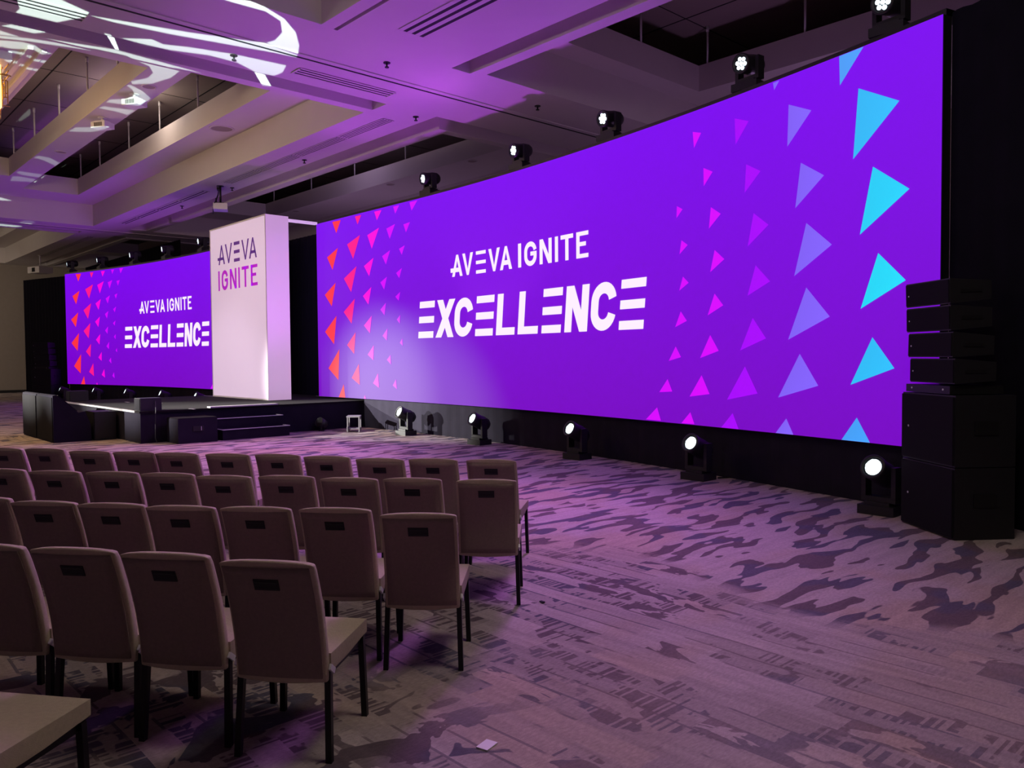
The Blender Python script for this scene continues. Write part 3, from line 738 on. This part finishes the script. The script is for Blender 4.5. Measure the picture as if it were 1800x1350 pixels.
for pts, lab in (([(735, 755.5), (745, 757), (752, 758), (765, 760), (790, 762)], 'black cable lying along the foot of the wall skirt near the leftmost floor light'),
                 ([(1262, 840), (1280, 839), (1300, 836), (1320, 839), (1350, 845), (1390, 850)], 'black cable loop on the carpet right of the fourth floor light'),
                 ([(870, 771), (900, 773), (930, 777), (965, 781), (995, 783)], 'black cable on the carpet between the second and third floor lights')):
    bm = NB(); tube(bm, [on_z(x, y, .012) for x, y in pts], .011); tag(obj('power_cable', bm, 'cable'), lab, 'cable')

# ------------------------------------------------------------------ chairs
def back_mesh():
    """padded curved backrest, rows up the height"""
    bm = NB(); nx, nz_ = 10, 16; th = .05; hw = .205
    def cy(z): k = (z-.34)/.56; return -.232-.02*k-.125*k*k
    F_, K_ = [], []
    for j in range(nz_+1):
        k = j/nz_; z = .345+.545*k
        z = z
        rf, rk = [], []
        for i in range(nx+1):
            s = -1+2*i/nx; x = s*hw
            edge = (1-abs(s)**6)
            ed2 = 1-(abs(2*k-1))**12
            bulge = .014*edge*ed2
            zz = z + (.006*math.cos(s*PI/2) if j == nz_ else 0) - (.010*math.cos(s*PI/2) if j == 0 else 0)
            if j == nz_: zz -= .010*abs(s)**4
            bow = -.012*math.cos(s*PI/2)
            y = cy(z)+bow
            dx = .004*math.sin(k*9+s)
            rk.append(bm.verts.new((x, y-bulge*.6, zz)))
            rf.append(bm.verts.new((x*.995, y+th*(.85+.15*edge)+bulge*.6, zz-.004)))
        F_.append(rf); K_.append(rk)
    for G, rev in ((F_, False), (K_, True)):
        for j in range(nz_):
            for i in range(nx):
                v = [G[j][i], G[j][i+1], G[j+1][i+1], G[j+1][i]]
                bm.faces.new(v[::-1] if rev else v)
    for j in range(nz_):
        bm.faces.new([F_[j][0], F_[j+1][0], K_[j+1][0], K_[j][0]]); bm.faces.new([F_[j][nx], K_[j][nx], K_[j+1][nx], F_[j+1][nx]])
    for i in range(nx):
        bm.faces.new([F_[0][i], K_[0][i], K_[0][i+1], F_[0][i+1]]); bm.faces.new([F_[nz_][i], F_[nz_][i+1], K_[nz_][i+1], K_[nz_][i]])
    return bm, cy
def make_chair():
    root = thing('banquet_chair', 'x', 'chair')
    bm, cy = back_mesh()
    bmesh.ops.recalc_face_normals(bm, faces=bm.faces)
    es = [e for e in bm.edges if e.calc_face_angle(0) > .9]
    bmesh.ops.bevel(bm, geom=es, offset=.010, segments=3, profile=.5, affect='EDGES', clamp_overlap=True)
    bk = obj('backrest', bm, 'fabric', root, smooth=True)
    # rear upholstery panel set into the back
    bm = NB(); nx, nz_ = 8, 14; hw = .188; G = []
    for j in range(nz_+1):
        k = j/nz_; z = .365+.50*k; row_ = []
        for i in range(nx+1):
            s = -1+2*i/nx
            row_.append(bm.verts.new((s*hw, cy(z)-.012*math.cos(s*PI/2*.93)-.0145+.004*max(abs(s)**8, abs(2*k-1)**12), z)))
        G.append(row_)
    for j in range(nz_):
        for i in range(nx): bm.faces.new([G[j][i], G[j+1][i], G[j+1][i+1], G[j][i+1]])
    r = bmesh.ops.extrude_face_region(bm, geom=bm.faces[:]); 
    for v in [v for v in r['geom'] if isinstance(v, bmesh.types.BMVert)]: v.co.y += .012
    obj('rear_panel', bm, 'fabricdk', bk, smooth=True)
    bm = NB(); zc = .79; y = cy(zc)-.0285
    mx = Matrix.Translation((0, y, zc)) @ Matrix.Rotation(math.radians(22), 4, 'X')
    box(bm, -.054, .054, -.0015, .012, -.026, .026, mx); obj('handle_plate', bm, 'handle', bk, bevel=.003)
    bm = NB(); box(bm, -.045, .045, -.004, -.001, .010, .018, mx); box(bm, -.045, .045, -.003, -.001, -.020, -.014, mx); obj('handle_grip', bm, 'blackp', bk)
    # seat cushion
    bm = NB(); n = 10; top, bot = [], []
    def sx(k): return .212
    v, fs = box(bm, -.213, .213, -.205, .25, .385, .462)
    bmesh.ops.subdivide_edges(bm, edges=bm.edges[:], cuts=5, use_grid_fill=True)
    for q in bm.verts:
        if q.co.z > .46: q.co.z += .010*(1-(q.co.x/.213)**4)*(1-((q.co.y-.02)/.23)**4)
        if q.co.z < .39 and q.co.y > .0: q.co.z += .018*q.co.y/.25
    bmesh.ops.recalc_face_normals(bm, faces=bm.faces)
    es = [e for e in bm.edges if e.calc_face_angle(0) > 1.0]
    bmesh.ops.bevel(bm, geom=es, offset=.014, segments=3, profile=.5, affect='EDGES', clamp_overlap=True)
    obj('seat', bm, 'fabric', root, smooth=True)
    bm = NB(); box(bm, -.195, .195, -.19, .225, .355, .384); obj('seat_frame', bm, 'leg', root)
    for s in (-1, 1):
        for y0, y1, zt in ((-.225, -.195, .385), (.225, .218, .39)):
            bm = NB(); x0, x1 = s*.207, s*.196
            v, _ = box(bm, -.0135, .0135, -.0135, .0135, 0, zt)
            for q in v: k = q.co.z/zt; q.co.x += x0+(x1-x0)*k; q.co.y += y0+(y1-y0)*k
            obj('leg', bm, 'leg', root)
        bm = NB(); mx = Matrix.Translation((s*.2135, -.196, .392)) @ Matrix.Rotation(math.radians(-38), 4, 'X'); box(bm, -.005, .006, -.030, .024, -.013, .012, mx)
        obj('metal_clip', bm, 'silver', root)
    return root
ch0 = make_chair()
rows = dict(A=('front', [((820, 808), (905, 808)), ((720, 806), (800, 807)), ((626, 806), (710, 806)), ((533, 802), (612, 802)), ((447, 797), (525, 800)), ((358, 797), (437, 798)), ((271, 796), (345, 796)), ((195, 793), (272, 795)), ((118, 792), (192, 793)), ((40, 788), (112, 789)), (None, (35, 788))], 38),
 B=('second', [((802, 845), (906, 842)), ((672, 842), (774, 840)), ((564, 841), (663, 840)), ((452, 836), (550, 837)), ((340, 836), (440, 837)), ((245, 832), (338, 832)), ((148, 829), (240, 830)), ((50, 828), (135, 828)), (None, (38, 825))], 40.5),
 C=('third', [((667, 905), (800, 902)), ((525, 895), (647, 893)), ((385, 893), (507, 891)), ((255, 891), (372, 889)), ((135, 885), (248, 886)), ((18, 880), (130, 884)), (None, (12, 875))], 41),
 D=('fourth', [((385, 985), (545, 990)), ((205, 972), (365, 975)), ((45, 962), (202, 968)), (None, (32, 960))], 38.5))
used = False
for key in 'ABCD':
    nm, lst, deg = rows[key]
    for i, (l, r_) in enumerate(lst):
        a = math.radians(deg + (4 if (i == 0 and key in 'BC') else 0)); xh = Vector((math.cos(a), math.sin(a), 0)); nh = Vector((-math.sin(a), math.cos(a), 0))
        pr_ = on_z(*r_, .89)
        mid = (pr_+on_z(*l, .89))/2 if l else pr_-xh*.195
        P = mid+nh*.372
        if i > 0 and (P-lastP).length < .442: P = lastP+(P-lastP).normalized()*.442
        lastP = P
        o = copy_tree(ch0) if used else ch0; used = True
        o.location = (P.x, P.y, 0); o.rotation_euler = (0, 0, a)
        n = len(lst)
        posn = 'at the aisle end' if i == 0 else ('%s from the aisle end' % ords[i])
        tag(o, 'taupe banquet chair %s of the %s row' % (posn, nm), 'chair', 'chairs in the %s row' % nm)
a = math.radians(37); xh = Vector((math.cos(a), math.sin(a), 0)); nh = Vector((-math.sin(a), math.cos(a), 0))
P = on_z(159, 1227, .465)-xh*.213-nh*.25
o = copy_tree(ch0); o.location = (P.x, P.y, 0); o.rotation_euler = (0, 0, a)
tag(o, 'taupe banquet chair nearest the camera, only its seat showing at the bottom left', 'chair', 'chairs in the last row')

# ------------------------------------------------------------------ small things on the carpet
p = on_z(856, 1311, 0)
bm = NB(); box(bm, -.03, .03, -.042, .042, .001, .006); o = obj('paper_card', bm, 'paper'); o.location = (p.x, p.y, 0); o.rotation_euler = (0, 0, math.radians(15))
tag(o, 'small white paper card lying on the carpet near the bottom edge', 'card')
p = on_z(953, 1059, 0)
bm = NB(); box(bm, -.018, .018, -.010, .010, .001, .009); box(bm, .005, .025, -.02, .0, .001, .006); o = obj('litter_scrap', bm, 'dark'); o.location = (p.x, p.y, 0)
tag(o, 'tiny dark scrap of litter on the carpet right of the chairs', 'scrap')

# ------------------------------------------------------------------ ceiling fittings
def vent(x0, x1, y0, y1, label, n=4):
    """strip grille under the soffit, slots along its long side"""
    cx, cy_ = (x0+x1)/2, (y0+y1)/2; t_ = thing('ceiling_vent', label, 'vent', (cx, cy_, ZC))
    X0, X1, Y0_, Y1_ = x0-cx, x1-cx, y0-cy_, y1-cy_
    bm = NB(); box(bm, X0, X1, Y0_, Y1_, -.010, -.001); obj('backing', bm, 'dark', t_)
    bm = NB(); alongx = (x1-x0) > (y1-y0)
    w_ = (Y1_-Y0_) if alongx else (X1-X0)
    for k in range(n+1):
        c = -w_/2+w_*k/n; h = w_/n*.27
        if alongx: box(bm, X0, X1, c-h, c+h, -.0125, -.0105)
        else: box(bm, c-h, c+h, Y0_, Y1_, -.0125, -.0105)
    if alongx: [box(bm, x-.015, x+.015, Y0_, Y1_, -.014, -.0105) for x in (X0, X1)]
    else: [box(bm, X0, X1, y-.015, y+.015, -.022, -.0105) for y in (Y0_, Y1_)]
    obj('slats', bm, 'paint', t_)
xs = [-13.95, -15.8, -17.9, -20.0, -22.0]
for k in range(4): vent(xs[k+1]+.05, xs[k]-.03, 9.36, 9.62, 'slim slotted ceiling vent in the row above the pillar, %s from the right end' % ords[k])
xs = [-23.4, -25.4, -27.4, -29.3, -31.0]
for k in range(4): vent(xs[k+1]+.05, xs[k]-.03, 9.38, 9.60, 'dark slotted ceiling vent left of the hanging projector, %s from it' % ords[k], 2)
xs = [-35.1, -37.7, -40.3, -43.0]
for k in range(3): vent(xs[k+1]+.06, xs[k]-.03, 9.42, 9.66, 'slotted ceiling vent in the far bay above the left video wall, %s from the right' % ords[k], 3)
vent(-10.05, -6.0, 7.05, 7.50, 'wide slotted ceiling vent at the top centre of the view', 3)
vent(-12.78, -12.48, 6.70, 8.63, 'slotted ceiling vent beside the track, above the middle of the view', 3)
vent(-12.86, -12.50, .2, 3.45, 'slotted ceiling vent at the top left corner in the projected light', 3)
sp0 = None
for i, (px, py, lab) in enumerate(((680, 110, 'right of the ceiling track, near the wide vent'), (945, 186, 'near the top of the right video wall'), (535, 281, 'left of the ceiling recess corner'),
    (731, 205, 'by the corner of the stage recess'), (320, 362, 'left of the hanging projector'), (408, 330, 'just right of the hanging projector'), (411, 97, 'inside the projected light streak'))):
    p = on_z(px, py, ZC)
    if sp0 is None:
        bm = NB(); cyl(bm, (0, 0, -.012), (0, 0, 0), .06, n=16); cyl(bm, (0, 0, -.07), (0, 0, -.012), .014, n=8); cyl(bm, (0, 0, -.085), (0, 0, -.07), .035, n=12)
        sp0 = obj('ceiling_sprinkler', bm, 'blackm'); o = sp0
    else: o = sp0.copy(); COL.objects.link(o)
    o.location = (p.x, p.y, ZC-.001); tag(o, 'small ceiling sprinkler head '+lab, 'sprinkler', 'ceiling sprinklers')
# round recessed speakers and downlights on the ledges
rs = None
for px, py, z, lab in ((390, 226, Z1, 'round flush ceiling speaker on the ledge of the large coffer'), (262, 152, Z1, 'small round downlight on the middle strip, nearest the corner'),
        (172, 216.5, Z1, 'small round downlight on the middle strip beside the lower ceiling projector'), (107, 267, Z1, 'small round downlight on the middle strip, towards its far end'),
        (830, 283, Z1, 'round flush fitting in the stage recess, rightmost'), (686, 324, Z1, 'round flush fitting in the stage recess, middle'), (520, 371, Z1, 'round flush fitting in the stage recess above the pillar')):
    p = on_z(px, py, z); big = 'speaker' in lab
    t_ = thing('ceiling_speaker' if big else 'ceiling_downlight', lab, 'speaker' if big else 'downlight', (p.x, p.y, z))
    r_ = .30 if big else .15
    bm = NB(); lathe(bm, [(r_, 0), (r_, -.012), (r_*.86, -.016), (r_*.84, -.006)], (0, 0, -.001), (0, 0, 1), 24, captop=False, capbot=False); obj('ring', bm, 'paint', t_)
    bm = NB(); cyl(bm, (0, 0, -.007), (0, 0, -.003), r_*.83, n=24); obj('grille' if big else 'recess', bm, 'wall' if big else 'plenum', t_)
def projector(x, y, z, drop, rz, label, cables=False, lens=True, s=1):
    t_ = thing('ceiling_projector', label, 'projector', (x, y, z), rz)
    bm = NB(); box(bm, -.25*s, .25*s, -.19*s, .19*s, -drop-.17*s, -drop)
    obj('body', bm, 'whitep', t_, bevel=.025)
    bm = NB(); cyl(bm, (0, 0, -drop+.03), (0, 0, -.012), .03, n=10); cyl(bm, (0, 0, -.012), (0, 0, 0), .10, n=16); box(bm, -.14, .14, -.10, .10, -drop+.001, -drop+.035); obj('mount', bm, 'blackm' if cables else 'whitep', t_)
    bm = NB(); cyl(bm, (-.252*s, .06*s, -drop-.08*s), (-.32*s, .06*s, -drop-.08*s), .055*s, n=16); obj('lens', bm, 'blackp' if not lens else 'whitep', t_)
    bm = NB(); [box(bm, -.10+.03*k, -.085+.03*k, -.196*s, -.191*s, -drop-.14*s, -drop-.03*s) for k in range(8)]; obj('air_grille', bm, 'blackp', t_)
    if cables:
        bm = NB()
        for k in range(4):
            a_ = k*.06
            tube(bm, [(-.30-a_*.5, -.05, -.02), (-.32-a_, -.08, -.18), (-.18-a_, -.12, -.34), (-.02, -.1, -drop+.12-a_), (-.10, -.14, -drop+.10), (-.30-a_, -.20, -drop+.02),
                      (-.38-a_, -.22, -drop-.12), (-.28, -.22, -drop-.22+a_), (-.10, -.2, -drop-.08)], .010)
        tube(bm, [(.05, -.1, -drop+.05), (.16, -.12, -drop+.14), (.24, -.12, -drop+.06), (.25, -.15, -drop-.02)], .012)
        obj('cables', bm, 'cable', t_)
        bm = NB(); box(bm, -.42, -.18, -.10, .0, -.06, -.001); obj('junction_box', bm, 'blackp', t_)
p = on_z(387, 327, ZC); projector(p.x, p.y, ZC, .52, math.radians(-25), 'cabled projector hanging from the ceiling just above the pillar', True)
p = on_z(70, 449, ZC); projector(p.x, p.y, ZC, .55, math.radians(20), 'white projector hanging at far left near the left wall', s=1.75)
for px, py, lab in ((236, 166, 'small ceiling projector on the middle strip, upper one in the projected light'), (180, 207, 'small ceiling projector on the middle strip, lower one')):
    p = on_z(px, py, Z1); projector(p.x, p.y, Z1, .12, math.radians(30), lab, s=.8)
# chandelier hanging in the centre panel of the large coffer
t_ = thing('chandelier', 'glowing brass and glass rod chandelier cut off by the left edge', 'chandelier', (-19.5, 2.2, 0))
bm = NB(); box(bm, -2.2, 2.3, -1.3, 1.22, Z1-.16, Z1-.002); obj('canopy', bm, 'whitep', t_)
bm = NB(); box(bm, -1.8, 1.95, -.95, 1.10, Z1-.95, Z1-.165); obj('glass_core', bm, 'glow', t_)
bm = NB(); rr = random.Random(3)
for k in range(260):
    x = rr.uniform(-2.1, 2.2); y = rr.choice([rr.uniform(1.13, 1.2), rr.uniform(1.13, 1.2), rr.uniform(-1.2, 1.2)])
    if y < 1.0 and x < 2.0: x = rr.uniform(2.0, 2.22)
    z0 = Z1-rr.uniform(.17, .8); l_ = rr.uniform(.2, .5)
    m_ = k % 3
    if m_ == 0: cyl(bm, (x, y, z0), (x, y, max(z0-l_, Z1-1.08)), .012, n=5)
    elif m_ == 1: cyl(bm, (x-l_*.4, y, z0), (x+l_*.4, y, z0), .012, n=5)
    else: cyl(bm, (x, y-l_*.3, z0-.1), (x, y+l_*.2, z0-.1), .012, n=5)
obj('brass_rods', bm, 'brass', t_)
for y, w_ in ((3.56, 'inner'), (3.78, 'outer')):
    bm = NB(); box(bm, -28.5, -16.65, y, y+.09, Z1-.06, Z1-.001)
    tag(obj('ceiling_batten', bm, 'paint'), 'warm-lit raised batten on the ceiling beside the chandelier, %s of two' % w_, 'batten', 'chandelier battens')

# ------------------------------------------------------------------ pattern light (metal gobo plate in an unseen fixture, added to throw the ceiling shapes)
from mathutils.geometry import delaunay_2d_cdt
GP = Vector((1.0, -1.1, 1.55)); tgt = on_z(250, 170, Z1)
gd = (tgt-GP).normalized(); gr = gd.cross(Vector((0, 0, 1))).normalized(); gu = gr.cross(gd)
DG = .30
def to_gobo(P):
    v = P-GP; k = DG/v.dot(gd); return (v.dot(gr)*k, v.dot(gu)*k)
pz = lambda z, pts: [on_z(x, y, z) for x, y in pts]
SH = [pz(ZC, [(28, -6), (95, -6), (157, 22), (150, 30), (100, 39), (28, 22), (35, 15), (32, 5)]),
 pz(ZC, [(157, 27), (250, 43), (333, 57), (410, 68), (465, 76), (523, 97), (521, 101), (483, 93), (400, 78), (300, 60), (200, 39)]),
 pz(ZC, [(393, -3), (440, 2), (467, 13), (500, 33), (520, 57), (526, 80), (523.5, 95), (493, 85), (468, 75), (483, 71), (496, 57), (493, 37), (467, 20), (420, 7), (385, -3)]),
 pz(ZC, [(213, 67), (267, 69), (287, 78), (333, 83), (410, 95), (503, 115), (497, 127), (482, 133), (450, 127), (417, 110), (367, 97), (300, 88), (250, 77)]),
 [on_x(x, y, -13.66) for x, y in ((187, 60), (199, 63), (209, 88), (203, 87))],
 [on_x(x, y, -13.66) for x, y in ((447, 126), (465, 131), (477, 152), (461, 150))],
 pz(Z1, [(183, 88), (213, 92.5), (290, 113), (365, 133.5), (317, 124), (300, 137), (267, 147), (233, 148), (230, 143), (260, 137), (269, 128), (263, 117), (233, 103), (183, 92), (100, 80), (47, 72), (0, 67), (-8, 62), (47, 67), (100, 75)]),
 pz(Z1, [(-8, 51), (35, 65), (0, 61), (-8, 60)]),
 pz(Z1, [(-8, 70), (40, 74), (62, 80), (73, 88), (91, 94.5), (75, 96), (60, 88), (17, 85), (-8, 80)]),
 pz(Z1, [(19, 52), (36, 50), (96, 63.5), (75, 65)]),
 pz(Z1, [(223, 150), (230, 149.5), (250, 160), (265, 173), (248, 187), (187, 180), (193, 175), (225, 174), (237, 166), (233, 158)]),
 pz(Z1, [(173, 190), (182, 187), (237, 194), (224, 202), (200, 195)]),
 pz(Z1, [(120, 231), (133, 224), (195, 223), (187, 228), (160, 232)]),
 pz(Z1, [(60, 277), (67, 274), (87, 277), (106, 287), (98, 292), (77, 282)]),
 pz(Z1, [(28, 303), (35, 301), (75, 307), (70, 312), (40, 308)]), pz(Z1, [(18, 318), (22, 310), (33, 310), (62, 315), (60, 320)]),
 pz(Z2, [(52, 191), (54, 197), (52, 203), (38, 212), (28, 215), (40, 202)]),
 pz(Z1, [(15, 88.5), (45, 93), (42.5, 97), (15.5, 91.6)]), pz(Z1, [(47, 99), (50, 97), (56, 98.4), (53, 102.5)]), pz(Z1, [(58.6, 107), (61.7, 104), (82, 106.7), (78, 111)]),
 pz(Z1, [(9, 106), (32, 108), (31, 112), (16.6, 110)]), pz(Z1, [(34, 116), (37, 112.4), (42.5, 113.4), (40, 117)]), pz(Z1, [(45.6, 121.7), (47.7, 118.6), (68, 121.7), (64, 125)]),
 pz(ZC, [(-4, 391), (29, 395.6), (40, 398), (22, 399.5), (-4, 397)]), pz(ZC, [(33, 391), (42, 388), (54, 388), (63, 391), (53, 394)]), pz(Z1, [(-4, 345.6), (23, 353), (-4, 352)])]
polys = [[to_gobo(P) for P in s] for s in SH]
def inside(pt, poly):
    x, y = pt; c = False; n = len(poly)
    for i in range(n):
        (x0, y0), (x1, y1) = poly[i], poly[i-1]
        if (y0 > y) != (y1 > y) and x < (x1-x0)*(y-y0)/(y1-y0)+x0: c = not c
    return c
R_ = .22
vs = [Vector((-R_, -R_)), Vector((R_, -R_)), Vector((R_, R_)), Vector((-R_, R_))]; ed = [(0, 1), (1, 2), (2, 3), (3, 0)]
for pl_ in polys:
    s = len(vs); vs += [Vector(p) for p in pl_]; ed += [(s+i, s+(i+1) % len(pl_)) for i in range(len(pl_))]
res = delaunay_2d_cdt(vs, ed, [], 0, 1e-7)
t_ = thing('gobo_projector', 'unseen pattern projector, added behind the camera to throw the ceiling shapes', 'stage light', (0, 0, 0))
bm = NB(); vv = [bm.verts.new(GP+gd*DG+gr*v.x+gu*v.y) for v in res[0]]
for f in res[2]:
    c = (sum(res[0][i].x for i in f)/len(f), sum(res[0][i].y for i in f)/len(f))
    if any(inside(c, p) for p in polys): continue
    bm.faces.new([vv[i] for i in f])
obj('gobo_plate', bm, 'dark', t_, recalc=False)
bm = NB()      # open lamp house around the source
mxg = Matrix(((gr.x, gu.x, -gd.x, GP.x), (gr.y, gu.y, -gd.y, GP.y), (gr.z, gu.z, -gd.z, GP.z), (0, 0, 0, 1)))
box(bm, -R_-.01, -R_, -R_, R_, -DG, .1, mxg); box(bm, R_, R_+.01, -R_, R_, -DG, .1, mxg)
box(bm, -R_-.01, R_+.01, -R_-.01, -R_, -DG, .1, mxg); box(bm, -R_-.01, R_+.01, R_, R_+.01, -DG, .1, mxg); box(bm, -R_, R_, -R_, R_, .1, .11, mxg)
obj('housing', bm, 'blackp', t_)
bm = NB(); cyl(bm, (GP.x, GP.y, .02), (GP.x, GP.y, GP.z-.3), .025, n=10); cyl(bm, (GP.x, GP.y, 0), (GP.x, GP.y, .02), .25, n=20); obj('stand', bm, 'blackm', t_)
spot('pattern_light', GP, tgt, 44000, (.74, 1, .90), 70, .05, .0002)
